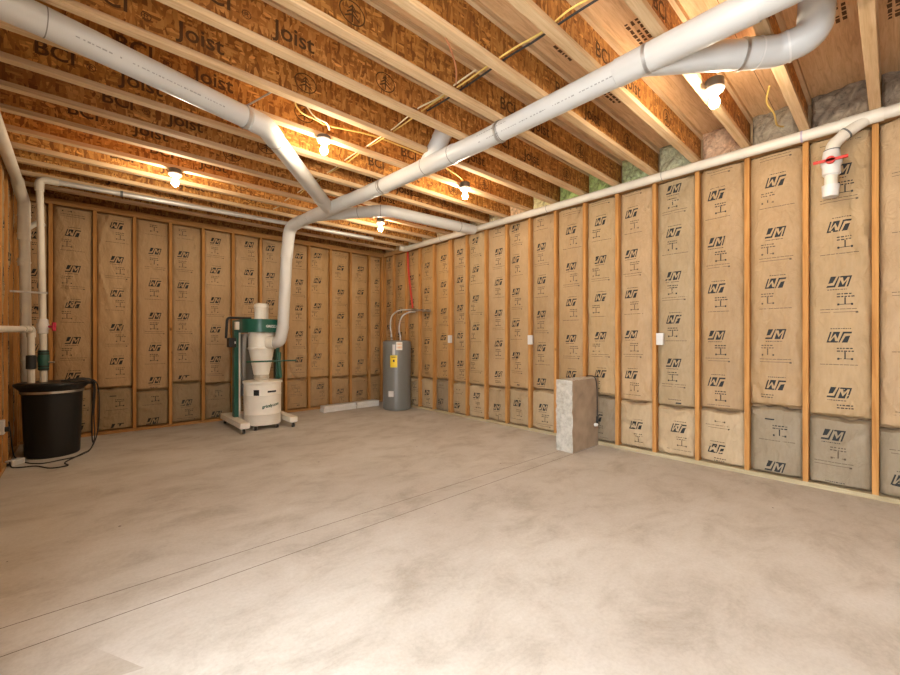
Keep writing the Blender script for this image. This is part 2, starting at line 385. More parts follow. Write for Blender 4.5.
# logo polygons in units of the logo height, sheared later
LOGO = [[(.03, .36), (.33, .42), (.43, 1), (.04, 1)], [(0, 0), (.60, 0), (.60, .16), (0, .16)], [(.47, .16), (.60, .16), (.65, 1), (.57, 1)],
        [(.70, .87), (1.47, .87), (1.47, 1), (.70, 1)], [(.78, 0), (1.06, 0), (1.06, .17), (.80, .64)], [(1.06, 0), (1.24, 0), (1.25, .64), (1.06, .17)],
        [(.90, .87), (1.06, .46), (1.061, .46), (1.21, .87)], [(1.36, 0), (1.47, 0), (1.47, .88), (1.36, .88)]]
def batt(side, u, wd, z0, z1, label, seed, col, lower=False, detail=1.0, phase=None, off=None, group=None):
    r = random.Random(seed); h = z1 - z0
    dx = .02 / detail; nx = max(8, int(wd / dx)); nz = max(10, int(h / .024 * detail))
    folds = []
    for i in range(r.randint(9, 15) if not lower else r.randint(7, 11)):
        side_ = r.choice((-1, 1)); x0 = side_ * wd / 2 * r.uniform(.3, 1); zz = r.uniform(.03, h)
        if r.random() < .45: zz = h - r.uniform(0, .1) if r.random() < .6 else r.uniform(0, .15)
        ang = r.choice((1, -1)) * r.uniform(.9, 1.45) if not lower else r.uniform(-1.2, 1.2)
        folds.append((x0, zz, math.cos(ang), math.sin(ang), r.uniform(.007, .020), r.uniform(.15, .55) * (1 if not lower else .5), r.uniform(-.020, .022)))
    for i in range(2 if not lower else 3):      # horizontal crumples
        folds.append((r.uniform(-.1, .1), r.uniform(.05, h), 1, r.uniform(-.3, .3), r.uniform(.006, .014), r.uniform(.05, .15), r.uniform(-.013, .012)))
    f1, f2, f3 = r.uniform(0, 6), r.uniform(0, 6), r.uniform(0, 6)
    bulge = r.uniform(.012, .024)
    def D(x, z):
        t = np.clip(np.abs(2 * x / wd), 0, 1)
        e = np.clip((1 - t) * wd / 2 / (.024 + .010 * np.sin(z * 17 + f3 + np.sin(z * 41 + f1))), 0, 1); e = e * e * (3 - 2 * e)
        d = .060 - (bulge + .014) * e * (1 - .30 * t ** 2) - .010 * (1 - t ** 2)
        d = d + .003 * np.sin(z * 5.3 + f1 + x * 4) * e + .0022 * np.sin(x * 38 + f2 + .8 * np.sin(z * 3 + f3)) * e
        for (a, b_, cx, cz, s, L, A) in folds:
            q = (x - a) * cx + (z - b_) * cz; p = -(x - a) * cz + (z - b_) * cx
            d = d - A * np.exp(-(p / s) ** 2) * np.exp(-(q / L) ** 2) * e
        tb = np.minimum(z, h - z) / .02
        d = d + .034 * np.clip(1 - tb, 0, 1) ** 2
        if lower: d = d + .006 * np.sin(z * 16 + 6 * x + f1) * np.clip((z - h * .4) / h, 0, 1) * e + .004 * np.sin(z * 30 - 9 * x + f2) * e * np.clip(1 - z / .2, 0, 1)
        return np.clip(d, .0015, .09)
    mb = MB()
    xs = np.linspace(-wd / 2, wd / 2, nx + 1); zs = np.linspace(0, h, nz + 1)
    X, Z = np.meshgrid(xs, zs); Y = D(X, Z)
    if lower: Z = Z - np.clip((Z - h + .07) / .07, 0, 1) * (.010 + .010 * np.sin(X * 21 + f1) + .006 * np.sin(X * 55 + f2))
    vs = list(zip(X.ravel(), Y.ravel(), Z.ravel())); n0 = len(vs); W = nx + 1
    fs = [(j * W + i, j * W + i + 1, (j + 1) * W + i + 1, (j + 1) * W + i) for j in range(nz) for i in range(nx)]
    loop = [i for i in range(W)] + [j * W + nx for j in range(1, nz + 1)] + [nz * W + i for i in range(nx - 1, -1, -1)] + [j * W for j in range(nz - 1, 0, -1)]
    vs += [(vs[i][0], SD - .012, vs[i][2]) for i in loop]; L_ = len(loop)
    for a in range(L_): b2 = (a + 1) % L_; fs.append((loop[b2], loop[a], n0 + a, n0 + b2))
    fs.append(tuple(n0 + a for a in range(L_)))
    mb.add(vs, fs, M['kraft'])
    # printing
    def decal(poly, m, sub=1):
        n = sub; P = poly; pv = []
        for j in range(n + 1):
            for i in range(n + 1):
                s, t = i / n, j / n
                x = (P[0][0] * (1 - s) + P[1][0] * s) * (1 - t) + (P[3][0] * (1 - s) + P[2][0] * s) * t
                z = (P[0][1] * (1 - s) + P[1][1] * s) * (1 - t) + (P[3][1] * (1 - s) + P[2][1] * s) * t
                pv.append((x, z))
        if min(p[1] for p in pv) < .022 or max(p[1] for p in pv) > h - (.075 if lower else .022) or max(abs(p[0]) for p in pv) > wd / 2 - .03: return
        a = np.array(pv); d = D(a[:, 0], a[:, 1]) - .0016
        mb.add([(x, y, z) for (x, z), y in zip(pv, d)], [(j * (n + 1) + i, j * (n + 1) + i + 1, (j + 1) * (n + 1) + i + 1, (j + 1) * (n + 1) + i) for j in range(n) for i in range(n)], m)
    S = .087
    off = r.uniform(-.055, .05) if off is None else off
    def logo(zc, flip):
        for poly in LOGO:
            pp = []
            for (a, b_) in poly:
                a2 = (a + .26 * b_ - .865) * S; b2 = (b_ - .5) * S
                if flip: a2, b2 = -a2, -b2
                pp.append((off + a2, zc + b2))
            decal(pp, M['ink'], 3)
        sg = -1 if flip else 1
        t = -.8
        while t < .5:      # fine print next to the logo
            l = r.uniform(.05, .16)
            y_ = zc + sg * (-.76) * S
            decal([(off + sg * t * S, y_), (off + sg * (t + l) * S, y_), (off + sg * (t + l) * S, y_ + .006), (off + sg * t * S, y_ + .006)], M['ink'])
            t += l + .05
    DM = M['ink'] if r.random() < .5 else M['ink_soft']
    def diagram(zc, dxo):
        for q in range(2):
            t = -.048
            while t < .04:
                l = r.uniform(.008, .022); y_ = zc + .030 - q * .022
                decal([(off + dxo + t, y_), (off + dxo + t + l, y_), (off + dxo + t + l, y_ + .009), (off + dxo + t, y_ + .009)], DM); t += l + .006
        decal([(off + dxo - .004, zc - .05), (off + dxo + .004, zc - .05), (off + dxo + .004, zc + .006), (off + dxo - .004, zc + .006)], DM)
        decal([(off + dxo - .045, zc - .052), (off + dxo + .04, zc - .052), (off + dxo + .04, zc - .047), (off + dxo - .045, zc - .047)], DM)
        for sx_ in (-.045, .034):
            decal([(off + dxo + sx_, zc - .058), (off + dxo + sx_ + .012, zc - .058), (off + dxo + sx_ + .012, zc - .042), (off + dxo + sx_, zc - .042)], DM)
    def lines(zc, two):
        t = -.115
        while t < .105:
            l = r.uniform(.012, .04)
            decal([(off + t, zc), (off + t + l, zc), (off + t + l, zc + .0048), (off + t, zc + .0048)], M['ink_soft'], 1); t += l + .004
        if two:
            for q in range(5):
                decal([(off - .115 + q * .044, zc - .024), (off - .115 + (q + 1) * .044, zc - .024), (off - .115 + (q + 1) * .044, zc - .0205), (off - .115 + q * .044, zc - .0205)], M['ink_soft'], 1)
            decal([(off + .095, zc - .032), (off + .11, zc - .032), (off + .11, zc - .018), (off + .095, zc - .018)], M['ink_soft'])
    p = r.uniform(0, .9) if phase is None else phase
    wm = r.choice((-.055, -.01, .035)) if not lower else .03
    zc = -1 + p; i = 0
    while zc < h + .5:
        fl = i % 2 == 1
        logo(zc, fl); diagram(zc - .135 if not fl else zc - .125, wm); lines(zc - .225, not fl)
        zc += .45; i += 1
    o = mb.build('insulation_batt', loc=wpos(side, u, z0), rotz=ROT[side], smooth=True, ang=50)
    o.color = (*col, 1)
    return tag(o, label, 'insulation', group or 'insulation batts of the %s wall' % side)

KR = [(0.460, 0.308, 0.161), (0.442, 0.299, 0.156), (0.478, 0.331, 0.184), (0.419, 0.285, 0.152), (0.460, 0.322, 0.170)]
KL = [(0.506, 0.386, 0.239), (0.313, 0.253, 0.170), (0.442, 0.331, 0.198), (0.294, 0.230, 0.152)]
# right wall, from the far corner to the camera
uR = [YB - .02] + [.097 + SP * i for i in range(16, -4, -1)]
uR.insert(6, uR[5] - .0)      # doubled stud, replaced just below
uR[6] = uR[5] - .043 if False else uR[6]
uR.pop(6)
names_r = 'right wall'
dbl = .097 + SP * 12
for i, u in enumerate(uR):
    stud('right', u, 'bare pine wall stud in the right wall, %s from the far corner' % ORD[i])
stud('right', dbl - .041, 'extra pine wall stud doubled against its neighbour, in right wall behind the small white box')
seamR = {16: .52, 15: .53, 14: .55, 13: .56, 12: .57, 11: .55, 10: .54, 9: .54, 8: .55, 7: .57, 6: .57, 5: .58, 4: .55, 3: .54, 2: .56, 1: .64, 0: .60, -1: .56, -2: .56, -3: .56}
for i in range(len(uR) - 1):
    a, b_ = uR[i], uR[i + 1]; kk = 17 - i - 1        # bay between joist kk and kk+1
    lo = b_ + .020; hi = a - .020
    if abs(a - dbl) < .01: hi -= .042
    if hi - lo < .08: continue
    zs = seamR.get(kk, .55); c_ = KR[(i * 3 + 1) % 5]; cl_ = KL[[0, 0, 2, 0, 3, 2, 0, 2, 2, 0, 2, 3, 0, 0, 0, 1, 1, 1, 0, 2][i % 20]]
    if kk == 3: c_ = (.40, .30, .175)
    if kk >= 12: c_ = (.50, .31, .135)
    ph = {1: .42 + .32, 0: .30}.get(kk)
    of = {1: .0, 0: .0}.get(kk)
    batt('right', (lo + hi) / 2, hi - lo, zs + .003, ZT - .002, 'tall kraft-faced insulation batt in the right wall, %s stud bay from the far corner' % ORD[i], 100 + i, c_, phase=ph, off=of, group='tall batts of the right wall')
    batt('right', (lo + hi) / 2, hi - lo, HB + .001, zs - .001, 'short insulation offcut at the floor, right wall, %s stud bay from the far corner' % ORD[i], 300 + i, cl_, True, group='short batts of the right wall')
# back wall, left to right
uB = [XL + .021] + [.1336 + SP * i for i in range(-1, 11)] + [XR - .022]
for i, u in enumerate(uB):
    stud('back', u, 'bare pine wall stud in the back wall, %s from the left corner' % ORD[i])
seamB = [.58, .6, .60, .54, .62, .57, .56, .56, .56, .56, .55, .54, .54, .52]
for i in range(len(uB) - 1):
    lo = uB[i] + .020; hi = uB[i + 1] - .020
    if hi - lo < .08: continue
    c_ = [(.51, .335, .17), (.48, .32, .165), (.53, .355, .185)][i % 3]
    if i > 8: c_ = (.53, .335, .15)
    batt('back', (lo + hi) / 2, hi - lo, seamB[i] + .003, ZT - .002, 'tall kraft-faced insulation batt in the back wall, %s stud bay from the left' % ORD[i], 500 + i, c_, group='tall batts of the back wall')
    batt('back', (lo + hi) / 2, hi - lo, HB + .001, seamB[i] - .001, 'short insulation offcut at the floor, back wall, %s stud bay from the left' % ORD[i], 600 + i, (.35, .255, .14) if i < 8 else (.46, .30, .145), True, group='short batts of the back wall')
# left wall
uL = [YB - .021] + [YB - .26 - SP * i for i in range(0, 10)]
for i, u in enumerate(uL):
    stud('left', u, 'bare pine wall stud in the left wall, %s from the far left corner' % ORD[i])
for i in range(len(uL) - 1):
    lo = uL[i + 1] + .020; hi = uL[i] - .020
    batt('left', (lo + hi) / 2, hi - lo, HB + .001, ZT - .002, 'full-height kraft insulation batt in the left wall, %s bay from the far left corner' % ORD[i], 700 + i, (.44, .31, .17), detail=.7, group='full-height batts of the left wall')

# ------------------------------------------------------------------ joists
def joist(y, label, seed, i):
    r = random.Random(seed)
    t = thing('floor_joist', label, 'joist', (XL - .1, y, ZJ), 'floor joists overhead'); x0, x1 = XL - .1, XR + .105
    f = MB().box((x0, y - .0315, ZJ), (x1, y + .0315, ZJ + .038), M['flange']); part(f, 'bottom_flange', t, smooth=False, bevel=.002)
    wbm = MB().box((x0, y - .005, ZJ + .036), (x1, y + .005, ZD - .036), M['osb'])
    yy = y - .0062; zc = (ZJ + ZD) / 2
    xq = r.uniform(-.5, .3)
    while xq < 4.2:
        put_text(wbm, 'BCI', .135, lambda a, b_: (xq + .32 + a, yy, zc + b_), M['osb_ink'], .002)
        put_text(wbm, '\u00ae', .07, lambda a, b_: (xq + .50 + a, yy, zc - .02 + b_), M['osb_ink'])
        put_text(wbm, 'Joist', .145, lambda a, b_: (xq + .78 + a, yy, zc - .01 + b_), M['osb_ink'], .002)
        # tree emblem in an oval
        ex = xq + 1.45; n = 20
        vs = []; 
        for q in range(n):
            a = 2 * PI * q / n
            vs += [(ex + .085 * math.cos(a), yy, zc + .07 * math.sin(a)), (ex + .077 * math.cos(a), yy, zc + .062 * math.sin(a))]
        wbm.add(vs, [(2 * q, 2 * ((q + 1) % n), 2 * ((q + 1) % n) + 1, 2 * q + 1) for q in range(n)], M['osb_ink'])
        for q in range(3):
            zb = zc - .032 + q * .026; hw = .048 - q * .012
            for sg in (-1, 1):
                wbm.add([(ex, yy, zb + .03), (ex, yy, zb + .018), (ex + sg * hw, yy, zb - .008), (ex + sg * hw, yy, zb + .002)], [(0, 1, 2, 3)], M['osb_ink'])
        wbm.add([(ex - .005, yy, zc - .055), (ex + .005, yy, zc - .055), (ex + .005, yy, zc + .04), (ex - .005, yy, zc + .04)], [(0, 1, 2, 3)], M['osb_ink'])
        xq += r.uniform(2.1, 3.0)
    wo = part(wbm, 'web', t, smooth=False)
    v = r.uniform(.82, 1.12); wo.color = (v, v * r.uniform(.95, 1.02), v * r.uniform(.85, 1.05), 1)
    f = MB().box((x0, y - .0315, ZD - .038), (x1, y + .0315, ZD - .0005), M['flange']); part(f, 'top_flange', t, smooth=False)
js = list(range(16, -4, -1))
for i, q in enumerate(js):
    joist(.097 + SP * q, 'wooden I-joist with strand web overhead, %s counted from the back wall' % ORD[i], 40 + q, i)
mb = MB().box((XL - .1, YB + .09, ZJ), (XR + .1, YB + .125, ZD - .001), M['osb']); o = solo(mb, 'rim_board', (XL - .1, YB + .09, ZJ), 'strand rim board standing on the back wall top plate', 'rim board', smooth=False); o.color = (.6, .6, .6, 1)
# rim insulation over the right wall
gcol = {0: (0.413, 0.325, 0.237), 1: (0.375, 0.325, 0.250), 2: (.66, .45, .31), 3: (0.625, 0.625, 0.413), 4: (0.575, 0.663, 0.350), 5: (0.525, 0.675, 0.250), 6: (0.525, 0.688, 0.250), 7: (0.750, 0.700, 0.375), 8: (0.938, 0.688, 0.425), 9: (0.812, 0.688, 0.425)}
for i, q in enumerate(range(16, -2, -1)):
    y0 = .097 + SP * (q - 1) + .033; y1 = .097 + SP * q - .033
    if q == -1: continue
    r = random.Random(900 + q); nx, nz = 26, 22
    ys = np.linspace(y0, y1, nx + 1); zs = np.linspace(ZJ + .0005, ZD - .0015, nz + 1); Yg, Zg = np.meshgrid(ys, zs)
    ed = np.minimum(np.minimum(Yg - y0, y1 - Yg) / .05, 1); ez = np.minimum((ZD - Zg) / .06, 1)
    a, b_, c_ = r.uniform(0, 6), r.uniform(0, 6), r.uniform(0, 6)
    dd = .05 * np.sqrt(np.clip(ed, 0, 1)) * np.clip(ez, 0, 1) + .018 * np.sin(Yg * 22 + a + 1.5 * np.sin(Zg * 15 + b_)) * ed + .016 * np.sin(Zg * 31 + c_ + Yg * 12) * ed + .008 * np.sin(Yg * 70 + Zg * 50 + a) * ed
    Xg = XR + .065 - dd
    vs = list(zip(Xg.ravel(), Yg.ravel(), Zg.ravel())); W = nx + 1
    fs = [(j * W + p, (j + 1) * W + p, (j + 1) * W + p + 1, j * W + p + 1) for j in range(nz) for p in range(nx)]
    loop = [p for p in range(W)] + [j * W + nx for j in range(1, nz + 1)] + [nz * W + p for p in range(nx - 1, -1, -1)] + [j * W for j in range(nz - 1, 0, -1)]
    n0 = len(vs); vs += [(XR + .104, vs[p][1], vs[p][2]) for p in loop]
    fs += [(loop[p], loop[(p + 1) % len(loop)], n0 + (p + 1) % len(loop), n0 + p) for p in range(len(loop))] + [tuple(n0 + p for p in range(len(loop)))]
    o = solo(MB().add(vs, fs, M['wool']), 'rim_insulation', (XR + .06, (y0 + y1) / 2, ZJ), 'fluffy fibreglass tuft atop the right wall, %s joist bay from the back wall' % ORD[i], 'insulation', 'rim insulation above the right wall')
    o.color = (*gcol.get(q - 1 if q > 0 else 0, (.52, .42, .26)), 1)

# ------------------------------------------------------------------ lamps
LAMPS = [(1.541, 3.294, -.016, .028, 'bare lit bulb in a ceiling holder beside the elbow of the white duct'), (.712, 4.950, -.033, .046, 'bare lit bulb in a ceiling holder over the left half of back wall'),
         (3.204, 3.262, -.014, .055, 'bare lit bulb in a ceiling holder right of the white duct, above the right branch'), (3.185, 4.975, -.037, .050, 'bare lit bulb in a ceiling holder just beneath the right-hand duct branch'),
         (3.178, .821, -.030, .060, 'bare lit bulb in a ceiling holder nearest the camera, under the wide duct fork')]
HID = [(.70, .824), (1.6, -1.59)]  # unseen bulbs, added out of view for extra fill light
def lamp(x, y, dz, hb, label):
    t = thing('ceiling_lamp', label, 'lamp', (x, y, 2.83 + dz), 'bare bulb ceiling lamps')
    part(MB().lathe((x, y, 2.965 + dz), [(.0, hb), (.052, hb), (.056, hb - .004), (.056, 0), (.0, 0)], M['boxblue'], 20), 'junction_box', t)
    part(MB().lathe((x, y, 2.925 + dz), [(.0, .04), (.058, .04), (.060, .030), (.050, .016), (.026, .010), (.022, -.012), (0, -.012)], M['porc'], 24), 'lamp_holder', t)
    part(MB().lathe((x, y, 2.87 + dz), [(0, -.036), (.012, -.034), (.022, -.028), (.030, -.014), (.032, 0), (.029, .014), (.021, .030), (.014, .045), (0, .046)], M['bulb'], 20), 'bulb', t)
for x, y, dz, hb, l in LAMPS: lamp(x, y, dz, hb, l)
for (x, y), l in zip(HID, ('unseen added bulb overhead near the left wall, above the camera', 'unseen added bulb behind the camera')): lamp(x, y, 0, .055, l)

# ------------------------------------------------------------------ dust duct
DR = .0765; ZC = 2.892
duct = thing('dust_duct', 'large white plastic dust duct hung below the joists, forking over to the collector', 'duct', (2.4, 3.0, 2.78))
def pmarks(mb, p0, p1, nrm, r, s0, s1, seed, size=.013):
    p0, p1 = Vector(p0), Vector(p1); d = (p1 - p0).normalized(); nn = Vector(nrm); nn = (nn - d * nn.dot(d)).normalized(); w = d.cross(nn); q = random.Random(seed); s = s0
    while s < s1:
        l = q.uniform(.006, .022)
        if q.random() < .88:
            c = p0 + d * s + nn * (r + .0008); hh = q.uniform(.6, 1) * size / 2
            mb.add([c - w * hh, c - w * hh + d * l, c + w * hh + d * l, c + w * hh], [(0, 1, 2, 3)], M['mark'])
        s += l + q.uniform(.004, .014)
TP = [(2.485, -2.2, ZC), (2.472, 2.35, ZC), (2.405, 3.77, ZC), (2.262, 5.53, 2.885)]
def tp(y, dr=0.0):
    for a, b_ in zip(TP, TP[1:]):
        if y <= b_[1] or b_ is TP[-1]:
            t = (y - a[1]) / (b_[1] - a[1]); return tuple(a[k_] * (1 - t) + b_[k_] * t for k_ in range(3))
P1, P2 = TP[2], TP[3]
mb = MB().tube([TP[0], TP[1]], DR, M['pvc'], 32); pmarks(mb, tp(1.0), tp(2.35), (-.75, 0, -.5), DR, .1, 1.3, 3, .009); pmarks(mb, tp(.5), tp(2.35), (-.9, 0, .1), DR, 1.5, 1.8, 4, .009)
part(mb, 'trunk_pipe', duct)
part(MB().tube([TP[1], TP[2]], DR, M['pvc'], 32), 'trunk_pipe', duct)
part(MB().tube([TP[2], TP[3]], DR, M['pvc'], 32), 'trunk_pipe', duct)
CQ = (2.205, 5.86, 2.80)
inl = (1.955, 5.90, 1.195)
pth = rounded([P2, (2.205, 5.82, 2.85), (2.165, 5.83, 2.40), (2.105, 5.80, 1.42), (2.06, 5.80, 1.21), (1.985, 5.905, 1.195)], [.16, .3, .12, .07], 10)
cut_i = next(i for i, p in enumerate(pth) if p.z < 2.45)
part(MB().tube(pth[:cut_i + 1], DR * 1.06, M['pvc'], 32), 'elbow', duct)
c2 = next(i for i, p in enumerate(pth) if p.z < 1.45)
part(MB().tube(pth[cut_i:c2 + 1], DR, M['pvc'], 32), 'drop_pipe', duct)
part(MB().tube(pth[c2:], DR * 1.04, M['pvc'], 32), 'elbow', duct)
for y in (5.27, 3.74, 3.02, 2.66, 2.10, .62):
    part(ring(MB(), tp(y), (0, 1, 0), DR + .0065 if y in (2.66, 3.02) else DR + .0015, M['ring'], .006, 32), 'joint_seam', duct)
for (y0, y1) in ((2.62, 3.06), (4.40, 5.27), (.45, 1.16)):
    a, b_ = tp(y0), tp(y1)
    part(MB().tube([a, a, b_, b_], [DR, DR + .005, DR + .005, DR], M['pvc'], 32), 'wye_fitting', duct)
# left branch, along the joists then turning towards the trunk
mb = MB().tube([(-.50, 2.93, ZC), (-.14, 2.997, ZC), (.98, 3.278, ZC)], DR, M['pvc'], 32); pmarks(mb, (-.1, 3.007, ZC), (.90, 3.258, ZC), (0, -.8, -.4), DR, .05, .85, 8, .009); part(mb, 'branch_pipe', duct)
el = rounded([(.93, 3.265, ZC), (1.07, 3.302, ZC), (1.19, 3.455, ZC)], [.16], 8); part(MB().tube(el, DR + .005, M['pvc'], 32), 'elbow', duct)
part(MB().tube([(1.17, 3.43, ZC), (2.33, 4.83, ZC)], DR, M['pvc'], 32), 'branch_pipe', duct)
part(MB().tube([(2.06, 4.513, ZC), (2.33, 4.83, ZC)], DR + .005, M['pvc'], 32), 'wye_fitting', duct)
part(ring(MB(), (-.14, 2.997, ZC), (1, .22, 0), DR + .0015, M['ring'], .005, 32), 'joint_seam', duct)
part(ring(MB(), (1.188, 3.452, ZC), (1.21, 1.418, 0), DR + .0065, M['ring'], .006, 32), 'joint_seam', duct)
# right branch to the right wall
rb = rounded([(2.33, 5.14, ZC - .004), (2.88, 4.38, ZC), (4.37, 4.262, ZC)], [.25], 10)
part(MB().tube(rb, DR * .96, M['pvc'], 32), 'branch_pipe', duct)
for p, d in (((2.668, 4.673, ZC), (.55, -.76, 0)), ((2.845, 4.438, ZC), (.8, -.6, 0)), ((4.08, 4.285, ZC), (1, -.08, 0))): part(ring(MB(), p, d, DR * .96 + .003, M['ring'], .007, 32), 'joint_seam', duct)
# short capped stub between two joists
part(MB().tube([(2.45, 3.03, ZC), (2.45, 2.765, ZC + .238)], [DR, DR], M['pvc'], 32), 'stub_pipe', duct)
part(MB().tube([(2.45, 2.83, ZC + .18), (2.45, 2.73, ZC + .27)], [DR + .006, DR + .006], M['pvc'], 32), 'stub_cap', duct)
# near fork that turns up through the deck
part(MB().tube([(2.475, 1.02, ZC), (2.87, .57, ZC)], DR * 1.02, M['pvc'], 32), 'branch_pipe', duct)
el = rounded([(2.84, .604, ZC), (2.965, .455, ZC), (2.995, .295, ZC + .02), (3.0, .285, 3.15)], [.12, .11], 10); part(MB().tube(el, DR * 1.07, M['pvc'], 32), 'elbow', duct)
part(MB().tube([(3.0, .285, 3.13), (3.0, .285, 3.278)], DR, M['pvc'], 32), 'riser_pipe', duct)
part(ring(MB(), (2.845, .60, ZC), (.435, -.50, 0), DR * 1.07 + .003, M['galv'], .018, 32), 'clamp_band', duct)
part(ring(MB(), (2.90, .535, ZC), (.435, -.52, 0), DR * 1.07 + .003, M['white'], .008, 32), 'joint_seam', duct)
part(ring(MB(), (2.977, .405, ZC + .006), (.15, -.9, .1), DR * 1.07 + .004, M['white'], .010, 32), 'joint_seam', duct)
# hanger straps
def hanger(p, d, x, y):
    mb = ring(MB(), p, d, DR + .0075, M['galv'], .02, 32)
    mb.tube([(p[0], p[1], p[2] + DR), (x, y, ZJ + .008)], .006, M['galv'], 6); part(mb, 'hanger_strap', duct)
hanger(tp(.98), (0, 1, 0), 2.49, .93); hanger((.905, 3.259, ZC), (1, .25, 0), 1.0, 2.97)
hanger(tp(3.70), (0, 1, 0), 2.41, 3.745); hanger(tp(2.12), (0, 1, 0), 2.475, 2.13)

# ------------------------------------------------------------------ drain pipe on the right wall
XP = XR - .052; PR = .0445; ZP = 2.932
rp = thing('drain_pipe', 'long white drain pipe along the top of the right wall with a red-handled valve', 'pipe', (XP, 2, ZP))
part(MB().tube([(XP, -2.4, ZP), (XP, 6.0, ZP)], PR, M['pvc2'], 24), 'main_pipe', rp)
part(MB().tube(rounded([(XP, 5.96, ZP), (XP, 6.12, ZP), (XP - .10, 6.17, ZP + .012)], [.08], 6), PR * 1.08, M['pvc2'], 20), 'end_elbow', rp)
for y, m_ in ((5.1, 'mark'), (3.02, 'mark'), (1.62, 'mark'), (.52, 'primer'), (.275, 'gluing'), (.06, 'gluing'), (-.055, 'gluing')):
    part(ring(MB(), (XP, y, ZP), (0, 1, 0), PR + .003, M[m_], .012 if m_ != 'mark' else .005), 'joint_ring', rp)
part(MB().tube([(XP, .05, ZP), (XP, .285, ZP)], PR + .006, M['pvc2'], 24), 'wye_fitting', rp)
part(MB().tube([(XP, -.09, ZP), (XP, -.03, ZP)], PR + .007, M['pvc2'], 24), 'coupling', rp)
part(MB().tube(rounded([(XP, .13, ZP), (XP - .035, .255, ZP - .085), (XP - .055, .325, ZP - .155), (XP - .06, .332, ZP - .225)], [.06, .08], 6), PR * .98, M['pvc2'], 24), 'drop_elbow', rp)
part(ring(MB(), (XP - .035, .252, ZP - .085), (-.03, .10, -.08), PR + .004, M['gluing'], .01), 'joint_ring', rp)
part(ring(MB(), (XP - .06, .333, ZP - .20), (0, 0, 1), PR + .004, M['gluing'], .01), 'joint_ring', rp)
xv, yv = XP - .06, .335
part(MB().lathe((xv, yv, ZP - .40), [(PR, 0), (PR + .012, .01), (PR + .012, .07), (PR + .02, .085), (PR + .02, .13), (PR + .01, .145), (PR + .006, .195), (PR, .2)], M['white'], 24), 'valve_body', rp)
mb = MB().tube([(xv - .055, yv, ZP - .295), (xv - .085, yv, ZP - .295)], .028, M['red'], 16); mb.box((xv - .085, yv - .095, ZP - .305), (xv - .074, yv + .095, ZP - .285), M['red'])
for sg in (-1, 1): mb.tube([(xv - .079, yv + sg * .07, ZP - .295), (xv - .079, yv + sg * .1, ZP - .295)], .013, M['red'], 10)
part(mb, 'valve_handle', rp)
part(MB().tube([(xv, yv, ZP - .39), (xv, yv + .004, ZP - .50)], PR * .93, M['pvc2'], 24), 'outlet_pipe', rp)
part(MB().tube([(xv, yv + .004, ZP - .475), (xv, yv + .006, ZP - .565)], [PR + .01, PR + .004], M['white'], 24), 'end_cap', rp)

# ------------------------------------------------------------------ sump basin and pipes (left corner)
BX, BY = -.222, 6.13
bs = thing('sump_basin', 'black plastic sump basin with metal clamp band, standing in the left corner', 'basin', (BX, BY, 0))
part(MB().lathe((BX, BY, 0), [(.205, 0), (.218, .012), (.232, .40), (.240, .66), (.246, .665), (.250, .70), (.262, .712), (.300, .752), (.303, .765), (.296, .775), (.285, .772), (.0, .768)], M['black'], 48), 'tub', bs)
part(MB().lathe((BX, BY, .7725), [(0, 0), (.272, 0), (.275, .004), (.270, .010), (0, .014)], M['black'], 48), 'lid', bs)
part(MB().lathe((BX, BY, .672), [(.246, 0), (.253, .002), (.253, .024), (.2465, .026)], M['steel'], 48), 'clamp_band', bs)
for sg in (-1, 1):
    a = -.05 if sg > 0 else PI / 2
    part(MB().tube(spline([(BX + .285 * math.cos(a + .28), BY + .285 * math.sin(a + .28), .758), (BX + .335 * math.cos(a + .12), BY + .335 * math.sin(a + .12), .752), (BX + .335 * math.cos(a - .12), BY + .335 * math.sin(a - .12), .752), (BX + .285 * math.cos(a - .28), BY + .285 * math.sin(a - .28), .758)], 5), .014, M['black'], 8), 'handle', bs)
# vent stack (thick pipe)
AX, AY, AR = -.446, 6.26, .044
st = thing('vent_stack', 'thick white vent stack rising from the sump basin, nearest the left wall', 'pipe', (AX, AY, .78))
AX2, AY2 = -.446, 6.24
part(MB().tube([(AX2 + .02, AY2 - .02, .787), (AX2, AY2, 2.58)], AR, M['pvc2'], 24), 'riser_pipe', st)
part(MB().tube([(AX2, AY2, 2.30), (AX2, AY2, 2.62)], AR + .007, M['pvc2'], 24), 'wye_fitting', st)
part(MB().tube([(AX2, AY2, 2.02), (AX2, AY2, 2.10)], AR + .006, M['pvc2'], 24), 'coupling', st)
part(MB().tube(rounded([(AX2, AY2, 2.56), (AX2, AY2, 2.70), (AX2 - .03, AY2 - .18, 2.83), (AX2 - .03, AY2 - .26, 2.86)], [.09, .1], 6), AR + .006, M['pvc2'], 24), 'elbow', st)
part(MB().tube([(AX2 - .03, AY2 - .24, 2.85), (AX2 - .03, 3.4, 2.90)], AR, M['pvc2'], 24), 'ceiling_pipe', st)
part(MB().tube([(AX2, AY2, 2.40), (AX2 + .10, AY2 + .30, 2.58), (AX2 + .11, AY2 + .66, 2.62)], .026, M['pvc2'], 16), 'branch_pipe', st)
for z in (2.06, 2.30, 2.36, 2.55): part(ring(MB(), (AX2, AY2, z), (0, 0, 1), AR + .010, M['pvc2'], .014), 'joint_ring', st)
